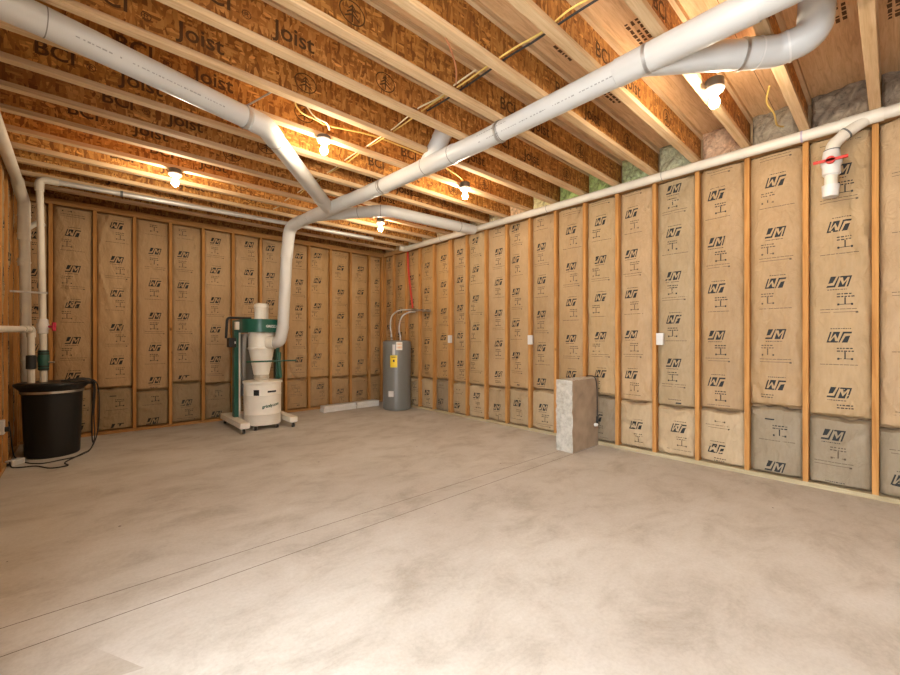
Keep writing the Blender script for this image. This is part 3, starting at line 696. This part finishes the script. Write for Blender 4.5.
# discharge riser with valve and long run below the joists
DX, DY = -.292, 6.08
ds = thing('discharge_pipe', 'white discharge pipe with red valve, rising from basin and running along the back ceiling', 'pipe', (DX, DY, .78))
part(MB().tube([(DX, DY, .787), (DX, DY, 1.05)], .030, M['pvc2'], 20), 'riser_pipe', ds)
part(MB().tube([(DX, DY, 1.05), (DX - .028, DY - .02, 2.86)], .030, M['pvc2'], 20), 'riser_pipe', ds)
TX, TY = DX - .03, DY - .02
part(MB().tube(rounded([(TX, TY, 2.80), (TX, TY, 2.925), (TX + .15, TY - .01, 2.925)], [.07], 8), .037, M['pvc2'], 20), 'elbow', ds)
part(MB().tube([(TX + .10, TY - .005, 2.925), (3.60, 5.86, 2.925)], .028, M['pvcgrey'], 20), 'ceiling_pipe', ds)
for x in (.35, 1.55, 2.9):
    part(ring(MB(), (x, TY - .06 * 0 - (x - TX) * .052, 2.925), (1, -.05, 0), .033, M['gluing'] if x < 1 else M['pvcgrey'], .025), 'joint_ring', ds)
part(MB().lathe((DX - .006, DY - .005, 1.30), [(.034, 0), (.043, .004), (.043, .04), (.050, .05), (.050, .10), (.043, .11), (.043, .15), (.034, .155)], M['white'], 24), 'ball_valve', ds)
mb = MB().tube([(DX + .04, DY - .02, 1.375), (DX + .075, DY - .045, 1.375)], .014, M['pink'], 10); mb.tube([(DX + .08, DY - .048, 1.33), (DX + .082, DY - .05, 1.42)], .017, M['pink'], 10); part(mb, 'valve_handle', ds)
part(MB().lathe((DX, DY, .91), [(.034, 0), (.042, .004), (.042, .05), (.046, .06), (.046, .16), (.042, .17), (.042, .21), (.034, .215)], M['greenrub'], 24), 'check_valve', ds)
for z in (.925, .955, 1.085, 1.11): part(ring(MB(), (DX, DY, z), (0, 0, 1), .0445, M['blackrub'], .014), 'hose_clamp', ds)
part(MB().tube([(DX + .03, DY - .02, 1.0), (DX + .085, DY - .03, .995)], .01, M['steel'], 8), 'clamp_screw', ds)
# second thinner pipe into the left wall
EX, EY = -.380, 6.02
e = thing('overflow_pipe', 'white pipe elbowing off the basin lid and running forward along the left wall', 'pipe', (EX, EY, .78))
part(MB().tube(rounded([(EX, EY, .787), (EX, EY, 1.345), (-.490, 5.02, 1.322), (-.492, 4.30, 1.306)], [.06, .3], 8), .029, M['pvc2'], 20), 'pipe', e)
part(MB().tube(rounded([(EX, EY, 1.26), (EX, EY, 1.345), (EX - .0105, EY - .095, 1.343)], [.06], 8), .036, M['pvc2'], 20), 'elbow', e)
part(MB().lathe((EX, EY, .93), [(.030, 0), (.040, .004), (.040, .14), (.030, .145)], M['blackrub'], 20), 'rubber_coupling', e)
part(MB().tube([(EX - .030, EY - .28, 1.339), (EX - .036, EY - .33, 1.338)], .035, M['pvc2'], 20), 'coupling', e)
mb = MB().box((XL + .002, 5.985, 1.715), (-.255, 5.998, 1.735), M['galv']); solo(mb, 'pipe_strap', (XL, 5.99, 1.72), 'thin metal strap holding the white pipes off the left wall', 'strap')

# ------------------------------------------------------------------ cords and adapter by the basin
def cord(name, pts, r, m, label, cat='cord', group=None):
    q = spline(pts, 8); return solo(MB().tube(q, r, m, 8), name, tuple(q[0]), label, cat, group)
g1 = .0065
cord('pump_cord', [(-0.155, 6.0, .793), (-0.035, 5.98, .80), (0.085, 6.02, .79), (0.120, 6.06, .70), (0.110, 6.12, .40), (0.115, 6.12, .12), (0.065, 6.0, g1), (-0.035, 5.80, g1), (-0.155, 5.74, g1), (-0.275, 5.70, g1), (-0.380, 5.80, g1), (-0.460, 6.02, g1), (-0.510, 6.10, .05), (-0.515, 5.90, .30), (-0.515, 5.78, .44)], .0062, M['blackrub'], 'black pump cord looping off the basin lid, lying closest to the basin base')
cord('pump_cord', [(-0.135, 6.10, .793), (0.025, 6.09, .805), (0.135, 6.16, .74), (0.160, 6.24, .45), (0.145, 6.30, .15), (0.085, 6.14, g1), (0.005, 5.90, g1), (-0.115, 5.60, g1), (-0.095, 5.44, g1), (-0.215, 5.44, g1), (-0.320, 5.62, g1), (-0.420, 5.66, g1), (-0.490, 5.72, g1), (-0.510, 5.78, .045)], .0062, M['blackrub'], 'black cord with a kink on the floor, farther out from the basin')
cord('float_cord', [(-0.075, 6.22, .79), (0.035, 6.20, .80), (0.110, 6.24, .72), (0.095, 6.28, .3), (0.100, 6.36, .06), (0.115, 6.46, .010)], .0075, M['blackrub'], 'thick black cord hanging straight beside the right side of the basin')
ad = thing('power_adapter', 'white plug adapter lying on the floor left of the basin', 'adapter', (-.478, 5.845, 0))
mb = MB().box((-.065, -.035, 0), (.065, .035, .055), M['white']); a_ = mb.build('adapter_body', ad, rotz=.9, smooth=False, bevel=.006)
mb = MB().box((-.085, -.012, .012), (-.064, .012, .03), M['blackrub']); mb.build('cord_relief', ad, rotz=.9, smooth=False)
ob = thing('outlet_box', 'white outlet box low on the left wall near the picture edge', 'outlet', (XL, 5.17, .42))
part(MB().box((XL + .001, 5.13, .42), (XL + .045, 5.21, .54), M['white']), 'box_body', ob, smooth=False, bevel=.004)
part(MB().box((XL + .045, 5.15, .44), (XL + .075, 5.19, .48), M['blackrub']), 'plug', ob, smooth=False, bevel=.004)

# ------------------------------------------------------------------ dust collector
QX, QY = 1.905, 6.03
dc = thing('dust_collector', 'green and cream cyclone dust collector on casters, by the back wall', 'dust collector', (QX, 6.15, 0))
mb = MB()
mb.box((1.525, 5.70, .075), (1.640, 6.72, .150), M['cream']); mb.box((2.175, 5.72, .075), (2.285, 6.72, .150), M['cream']); mb.box((1.635, 6.45, .075), (2.175, 6.72, .150), M['cream'])
part(mb, 'base_frame', dc, smooth=False, bevel=.006)
for (x, y) in ((1.58, 5.745), (2.23, 5.745), (1.58, 6.67), (2.23, 6.67), (1.76, 5.86), (2.05, 5.86), (1.905, 6.24)):
    big = x in (1.58, 2.23); r_ = .030 if big else .024; top = .075 if big else .064
    c = part(MB().tube([(x - .014, y + .012, r_), (x + .014, y + .012, r_)], r_, M['blackrub'], 16), 'caster', dc)
    mb = MB().box((x - .022, y - .012, top - .006), (x + .022, y + .03, top), M['steel'])
    for sg in (-1, 1): mb.box((x + sg * .021 - .0025, y, r_ - .006), (x + sg * .021 + .0025, y + .024, top - .004), M['steel'])
    mb.v = [(a - dc.location[0], b_ - dc.location[1], c_ - dc.location[2]) for a, b_, c_ in mb.v]; mb.build('fork', c, smooth=False)
dr = part(MB().lathe((QX, QY, .065), [(0, 0), (.235, 0), (.240, .006), (.2415, .14), (.246, .147), (.2415, .155), (.2425, .40), (.247, .408), (.2425, .416), (.243, .565), (0, .566)], M['cream'], 56), 'drum', dc)
def ondrum(x_off, z, hw, hh, m, par, name, rr=.2445, n=6):
    vs = []
    for j in range(2):
        for i in range(n + 1):
            a = -PI / 2 + (x_off + hw * (2 * i / n - 1)) / rr; vs.append((QX + rr * math.cos(a), QY + rr * math.sin(a), z + hh * (2 * j - 1)))
    for j in range(2):
        for i in range(n + 1):
            a = -PI / 2 + (x_off + hw * (2 * i / n - 1)) / rr; vs.append((QX + (rr - .003) * math.cos(a), QY + (rr - .003) * math.sin(a), z + hh * (2 * j - 1)))
    w_ = n + 1
    fs = [(i, i + 1, w_ + i + 1, w_ + i) for i in range(n)] + [(w_ + i, w_ + i + 1, 3 * w_ + i + 1, 3 * w_ + i) for i in range(n)] + [(i + 1, i, 2 * w_ + i, 2 * w_ + i + 1) for i in range(n)] + [(0, w_, 3 * w_, 2 * w_), (n, 2 * w_ + n, 3 * w_ + n, w_ + n)]
    mb = MB().add(vs, fs, m); mb.v = [(a - dc.location[0], b_ - dc.location[1], c_) for a, b_, c_ in mb.v]; return mb.build(name, par, smooth=False)
# the camera sees the drum a little from its left, so the printed front is turned that way
ondrum(-.155, .515, .036, .040, M['black'], dr, 'warning_label')
ondrum(.05, .525, .062, .013, M['black'], dr, 'handle_slot', .2455)
mb = MB()
put_text(mb, 'grizzly.com', .054, lambda x, y: (QX + .2462 * math.cos(-PI / 2 + (x + .04) / .2462), QY + .2462 * math.sin(-PI / 2 + (x + .04) / .2462), .335 + y + .12 * x), M['green'], .002)
mb.v = [(a - dc.location[0], b_ - dc.location[1], c_) for a, b_, c_ in mb.v]; mb.build('drum_lettering', dr, smooth=False)
part(MB().lathe((QX, QY, .6315), [(.249, 0), (.256, .004), (.256, .028), (.249, .034), (.12, .040), (0, .041)], M['cream'], 56), 'drum_lid', dc)
CX_, CY_ = 1.905, 6.08
part(MB().lathe((CX_, CY_, .668), [(.098, 0), (.104, .01), (.098, .03), (.104, .045), (.098, .06), (.100, .085)], M['clear'], 32), 'drum_hose', dc)
part(MB().lathe((CX_, CY_, .745), [(.100, 0), (.104, .01), (.168, .365)], M['cream'], 40), 'cyclone_cone', dc)
part(MB().lathe((CX_, CY_, 1.105), [(.165, 0), (.188, .002), (.188, .022), (.172, .026)], M['cream'], 40), 'cyclone_flange', dc)
part(MB().lathe((CX_, CY_, 1.128), [(.172, 0), (.172, .222)], M['cream'], 40), 'cyclone_body', dc)
part(MB().tube([(1.945, 5.935, 1.195), (2.01, 5.865, 1.195)], .088, M['cream'], 28), 'inlet_collar', dc)
# blower housing with a rounded front
n = 28; R_ = .262; prof = [(CX_ - R_, 6.55)] + [(CX_ + R_ * math.cos(PI + PI * i / n), CY_ + .02 + R_ * math.sin(PI + PI * i / n)) for i in range(n + 1)] + [(CX_ + R_, 6.55)]
vs = [(x, y, 1.345) for x, y in prof] + [(x, y, 1.525) for x, y in prof]; L_ = len(prof)
bh = part(MB().add(vs, [tuple(range(L_ - 1, -1, -1)), tuple(range(L_, 2 * L_))] + [(i, (i + 1) % L_, L_ + (i + 1) % L_, L_ + i) for i in range(L_)], M['green']), 'blower_housing', dc)
mb = MB(); put_text(mb, 'GRIZZLY', .044, lambda x, y: (CX_ + (R_ + .0015) * math.cos(-PI / 2 + (x + .07) / R_), CY_ + .02 + (R_ + .0015) * math.sin(-PI / 2 + (x + .07) / R_), 1.425 + y), M['white'], .002)
mb.v = [(a - dc.location[0], b_ - dc.location[1], c_) for a, b_, c_ in mb.v]; mb.build('housing_lettering', bh, smooth=False)
part(MB().lathe((CX_ + .005, CY_ + .02, 1.525), [(.105, 0), (.105, .012), (.092, .014), (.092, .17), (.097, .172), (.097, .20), (.090, .222), (.06, .236), (0, .24)], M['cream'], 32), 'motor', dc)
# support columns
part(MB().box((1.590, 6.24, .135), (1.650, 6.34, 1.50), M['green']), 'column', dc, smooth=False, bevel=.004)
part(MB().box((2.205, 6.38, .135), (2.265, 6.48, 1.35), M['green']), 'column', dc, smooth=False, bevel=.004)
part(MB().box((1.651, 6.24, .135), (1.672, 6.28, 1.34), M['cream']), 'column_trim', dc, smooth=False)
part(MB().lathe((1.80, 6.50, .42), [(.13, 0), (.13, .9), (.0, .9)], M['greyhose'], 28), 'filter_canister', dc)
part(MB().tube(spline([(1.70, 6.06, 1.32), (1.665, 6.04, 1.22), (1.66, 6.05, 1.0), (1.665, 6.08, .8), (1.68, 6.12, .69)], 6), .028, M['greyhose'], 14), 'exhaust_hose', dc)
part(MB().tube([(1.66, 5.93, .937), (2.345, 5.93, .937)], .011, M['green'], 10), 'lift_bar', dc)
part(MB().tube(spline([(2.12, 5.98, 1.06), (2.11, 5.97, .93), (2.12, 5.97, .80), (2.13, 5.97, .69)], 5), .026, M['green'], 12), 'green_strut', dc)
mb = MB().tube(rounded([(1.80, 6.20, 1.545), (1.492, 6.20, 1.545), (1.478, 6.20, 1.26)], [.05], 6), .017, M['black'], 12); part(mb, 'push_handle', dc)
cb = part(MB().box((1.500, 6.13, 1.135), (1.589, 6.26, 1.265), M['black']), 'control_box', dc, smooth=False, bevel=.005)
mb = MB().box((1.566, 6.124, 1.185), (1.582, 6.131, 1.215), M['white']); mb.v = [(a - dc.location[0], b_ - dc.location[1], c_) for a, b_, c_ in mb.v]; mb.build('switch', cb, smooth=False)
part(MB().box((1.590, 6.17, 1.38), (1.640, 6.239, 1.49), M['label']), 'bracket', dc, smooth=False, bevel=.003)

# ------------------------------------------------------------------ water heater
HX, HY, HR = 4.225, 6.06, .252
wh = thing('water_heater', 'grey electric water heater with a yellow tag, in the far right corner', 'water heater', (HX, HY, 0))
part(MB().lathe((HX, HY, 0), [(.235, 0), (.240, .02), (HR, .022), (HR, 1.19), (HR - .004, 1.215), (.20, 1.232), (0, 1.235)], M['heater'], 56), 'tank', wh)
cdir = math.atan2(-HY, -HX)
def onheater(a_off, z, hw, hh, m, name, lab=None):
    vs = []; n = 4
    for j in range(2):
        for i in range(n + 1):
            a = cdir + a_off + (hw / HR) * (2 * i / n - 1); vs.append((HX + (HR + .002) * math.cos(a), HY + (HR + .002) * math.sin(a), z + hh * (2 * j - 1)))
    o = part(MB().add(vs, [(i, i + 1, n + 2 + i, n + 1 + i) for i in range(n)], m), name, wh, smooth=False)
    o.modifiers.new('thick', 'SOLIDIFY').thickness = .002
    if lab: o['label'] = lab
    return o
onheater(-.22, .865, .062, .105, M['yellow'], 'energy_tag', 'yellow energy tag'); onheater(-.215, .875, .015, .02, M['black'], 'tag_print'); onheater(-.22, .94, .045, .008, M['black'], 'tag_print')
onheater(-.215, 1.07, .024, .09, M['white'], 'hang_strip'); onheater(.17, 1.135, .055, .072, M['label'], 'warning_sticker'); onheater(.17, 1.165, .045, .014, M['labelwarn'], 'sticker_print'); onheater(.17, 1.11, .045, .018, M['labelwarn'], 'sticker_print')
onheater(-.42, .295, .048, .05, M['white'], 'rating_label', 'white rating label'); onheater(-1.02, .92, .05, .17, M['heater'], 'access_panel'); onheater(-1.02, .36, .05, .17, M['heater'], 'access_panel')
for dx_, dy_, z2 in ((-.10, .02, 1.32), (.06, -.02, 1.32)):
    part(MB().tube([(HX + dx_, HY + dy_, 1.225), (HX + dx_, HY + dy_, z2)], .016, M['steel'], 12), 'nipple', wh)
part(MB().tube(spline([(HX - .10, HY + .02, 1.31), (HX - .12, HY + .03, 1.50), (HX - .06, HY + .06, 1.68), (HX + .08, HY + .02, 1.78), (HX + .22, HY - .12, 1.79)], 8), .015, M['galv'], 12), 'flexible_hose', wh)
part(MB().tube(spline([(HX + .06, HY - .02, 1.31), (HX + .04, HY - .01, 1.46), (HX + .08, HY - .04, 1.66), (HX + .17, HY - .14, 1.74), (HX + .235, HY - .24, 1.745)], 8), .015, M['galv'], 12), 'flexible_hose', wh)
part(MB().tube([(HX - .13, HY - .02, 1.26), (HX - .16, HY - .05, 1.30), (HX - .16, HY - .05, 1.34)], .012, M['steel'], 10), 'relief_valve', wh)
# valves and red line on the wall above
vv = thing('valve_manifold', 'brass water valves on the right wall above the water heater', 'valve', (XR - .04, 5.75, 1.76))
part(MB().tube([(XR - .035, 6.02, 1.80), (XR - .035, 5.42, 1.745)], .014, M['steel'], 12), 'pipe', vv)
for y in (5.80, 5.60, 5.46):
    z = 1.745 + (y - 5.42) * .09
    part(MB().tube([(XR - .035, y + .03, z + .003), (XR - .035, y - .03, z - .003)], .024, M['galv'], 12), 'valve_body', vv)
    part(MB().box((XR - .085, y - .03, z + .012), (XR - .058, y + .03, z + .02), M['black']), 'valve_lever', vv, smooth=False)
q = [(XR - .016, 6.10, 2.88), (XR - .016, 6.08, 2.55), (XR - .016, 6.02, 2.20), (XR - .02, 5.945, 1.83)]
cord('red_water_line', q, .018, M['pexred'], 'red plastic water line running up right wall above the heater', 'pipe')
# long white vinyl pieces on the floor
vt = MB().box((0, 0, 0), (.60, .17, .052), M['vinyl']); vt.box((0, .004, .055), (.60, .17, .11), M['vinyl'])
def vinyl(x, y, L, label, rz):
    t = thing('vinyl_trim', label, 'trim piece', (x, y, 0), 'white boards on the floor'); t.rotation_euler.z = rz
    MB().box((0, 0, 0), (L, .16, .052), M['vinyl']).build('lower_board', t, smooth=False, bevel=.004)
    MB().box((.01, .003, .0535), (L, .157, .106), M['vinyl']).build('upper_board', t, smooth=False, bevel=.004)
    MB().box((L * .985 - .02, -.004, .0), (L * .985, -.001, .108), M['vinyl']).build('edge_strip', t, smooth=False)
vinyl(3.055, 6.53, .62, 'white boxed vinyl board on the floor, left piece with its end showing', .02)
vinyl(3.69, 6.545, .48, 'white boxed vinyl board on the floor, right piece touching the heater side', .02)

# ------------------------------------------------------------------ concrete stub
cb_ = bpy.data.meshes.new('concrete_stub'); import bmesh
bm = bmesh.new(); bmesh.ops.create_cube(bm, size=1)
bmesh.ops.scale(bm, vec=(XR + .0 - 3.955, .205, .79), verts=bm.verts); bmesh.ops.translate(bm, vec=((XR + .0 - 3.955) / 2, .1025, .395), verts=bm.verts)
bmesh.ops.subdivide_edges(bm, edges=bm.edges[:], cuts=15, use_grid_fill=True)
rr = random.Random(5)
for v in bm.verts:
    if v.co.z > .01:
        a = .006 if v.co.x > .02 else .010
        v.co.x += rr.uniform(-a, a * .3) if v.co.x < .3 else 0; v.co.y += rr.uniform(-.003, .003); v.co.z += rr.uniform(-.005, .003) if v.co.z > .7 else 0
    if v.co.x > .4: v.co.x = min(v.co.x, XR - 3.955 - .001)
bm.to_mesh(cb_); bm.free(); cb_.materials.append(M['concrete']); cb_.materials.append(M['brown_side'])
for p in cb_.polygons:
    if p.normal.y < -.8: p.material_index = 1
for p in cb_.polygons: p.use_smooth = True
cb_.set_sharp_from_angle(angle=math.radians(40))
o = bpy.data.objects.new('concrete_stub', cb_); C.objects.link(o); o.location = (3.955, 2.355, 0)
tag(o, 'rough grey concrete stub block jutting from the right wall at the floor', 'concrete block')
gw = thing('hanging_cord', 'dark cord with a plug hanging down the side of the concrete block', 'cord', (4.43, 2.34, .3))
part(MB().tube(spline([(4.44, 2.47, .806), (4.43, 2.36, .805), (4.44, 2.333, .70), (4.455, 2.335, .50), (4.455, 2.334, .33)], 6), .006, M['blackrub'], 8), 'cable', gw)
part(MB().tube([(4.455, 2.334, .34), (4.455, 2.334, .275)], .013, M['blackrub'], 10), 'connector', gw)
part(MB().lathe((4.395, 2.318, .235), [(0, 0), (.02, .004), (.026, .02), (.02, .036), (0, .04)], M['porc'], 14), 'end_cap', gw)
part(MB().tube([(4.455, 2.334, .28), (4.43, 2.32, .24), (4.40, 2.322, .25)], .012, M['blackrub'], 8), 'connector', gw)

# ------------------------------------------------------------------ outlet boxes on the right wall
for y, z, lab in ((3.315, 1.175, 'white switch box on the right wall stud beyond the concrete block'), (1.655, 1.18, 'white switch box on right wall, the nearest and largest of the three'), (4.93, 1.19, 'small white switch box on the doubled stud near the heater')):
    t = thing('switch_box', lab, 'switch box', (XR, y, z), 'white boxes on the right wall')
    part(MB().box((XR - .034, y - .036, z), (XR - .001, y + .036, z + .125), M['white']), 'box_body', t, smooth=False, bevel=.004)
    part(MB().box((XR - .040, y - .030, z + .008), (XR - .034, y + .030, z + .117), M['porc']), 'cover_plate', t, smooth=False, bevel=.002)

# ------------------------------------------------------------------ ceiling cables
def sag(x, y0, y1, z, seed, amp=.012):
    r = random.Random(seed); n = int(abs(y1 - y0) / .2); return [(x + r.uniform(-amp, amp), y0 + (y1 - y0) * i / n, z + r.uniform(-amp * .6, amp * .6)) for i in range(n + 1)]
cord('electrical_cable', sag(2.01, -.8, 5.2, 3.055, 1), .006, M['romex'], 'yellow electrical cable threaded through the joist webs, beside the black one', 'cable')
cord('electrical_cable', sag(2.035, -.8, 2.5, 3.045, 2), .0065, M['blackrub'], 'black electrical cable threaded through the nearest joist webs', 'cable')
cord('electrical_cable', sag(1.975, 1.9, 6.0, 3.05, 3), .0055, M['romexw'], 'pale cream electrical cable threaded through the farther joists', 'cable')
cord('electrical_cable', [(1.22, 3.02, 3.06), (1.20, 3.05, 3.02), (1.27, 3.10, 2.995), (1.40, 3.16, 3.02), (1.50, 3.20, 3.03), (1.60, 3.18, 3.03), (1.90, 3.15, 3.06), (2.2, 3.15, 3.07), (2.6, 3.15, 3.06), (3.0, 3.2, 3.03), (3.15, 3.24, 3.01)], .0065, M['romex'], 'yellow cable looping between joists to the bulb beside the duct elbow', 'cable')
cord('electrical_cable', [(1.16, 3.08, 3.08), (1.24, 3.02, 3.04), (1.36, 3.08, 2.995), (1.48, 3.12, 3.0), (1.545, 3.20, 3.0)], .006, M['romexw'], 'short pale cable dropping into the box of the duct-elbow bulb', 'cable')
cord('copper_wire', [(1.561, 1.755, 2.985), (1.638, 1.788, 2.965), (1.770, 1.884, 2.965), (1.929, 2.053, 3.010)], .005, M['copperw'], 'thin copper coloured wire looping below two joists beside the cables', 'wire')
cord('electrical_cable', [(2.66, .80, 3.10), (2.80, .80, 3.06), (2.95, .80, 3.03), (3.06, .82, 3.02)], .0065, M['romex'], 'short yellow cable to the bulb nearest the camera', 'cable')
cord('electrical_cable', [(3.75, .62, 3.10), (3.9, .66, 3.06), (4.05, .64, 3.02), (4.3, .66, 3.03), (4.45, .64, 3.06)], .0065, M['romex'], 'short yellow cable between joists above the right wall pipe', 'cable')
cord('electrical_cable', [(1.95, 4.78, 3.05), (2.3, 4.80, 3.02), (2.8, 4.80, 3.03), (3.18, 4.85, 3.01)], .0065, M['romexw'], 'pale cable between the far joists running to the bulb below the branch duct', 'cable')

# ------------------------------------------------------------------ light, camera, view
wd = bpy.data.worlds.new('World'); bpy.context.scene.world = wd; wd.use_nodes = True
bg = wd.node_tree.nodes['Background']; bg.inputs[0].default_value = (.92, .96, 1.0, 1); bg.inputs[1].default_value = 6.5
cam = bpy.data.cameras.new('Camera'); co = bpy.data.objects.new('Camera', cam); C.objects.link(co)
co.location = (0, 0, 1.2224); co.rotation_euler = (PI / 2, 0, -.7393); cam.lens = 404.906 / 900 * 36; cam.sensor_width = 36; cam.sensor_fit = 'HORIZONTAL'
cam.shift_y = 3.46 / 900; cam.clip_start = .02
sc_ = bpy.context.scene; sc_.camera = co
vs_ = sc_.view_settings; vs_.view_transform = 'Standard'; vs_.look = 'None'; vs_.gamma = 1; vs_.use_curve_mapping = False; vs_.exposure = 1.22
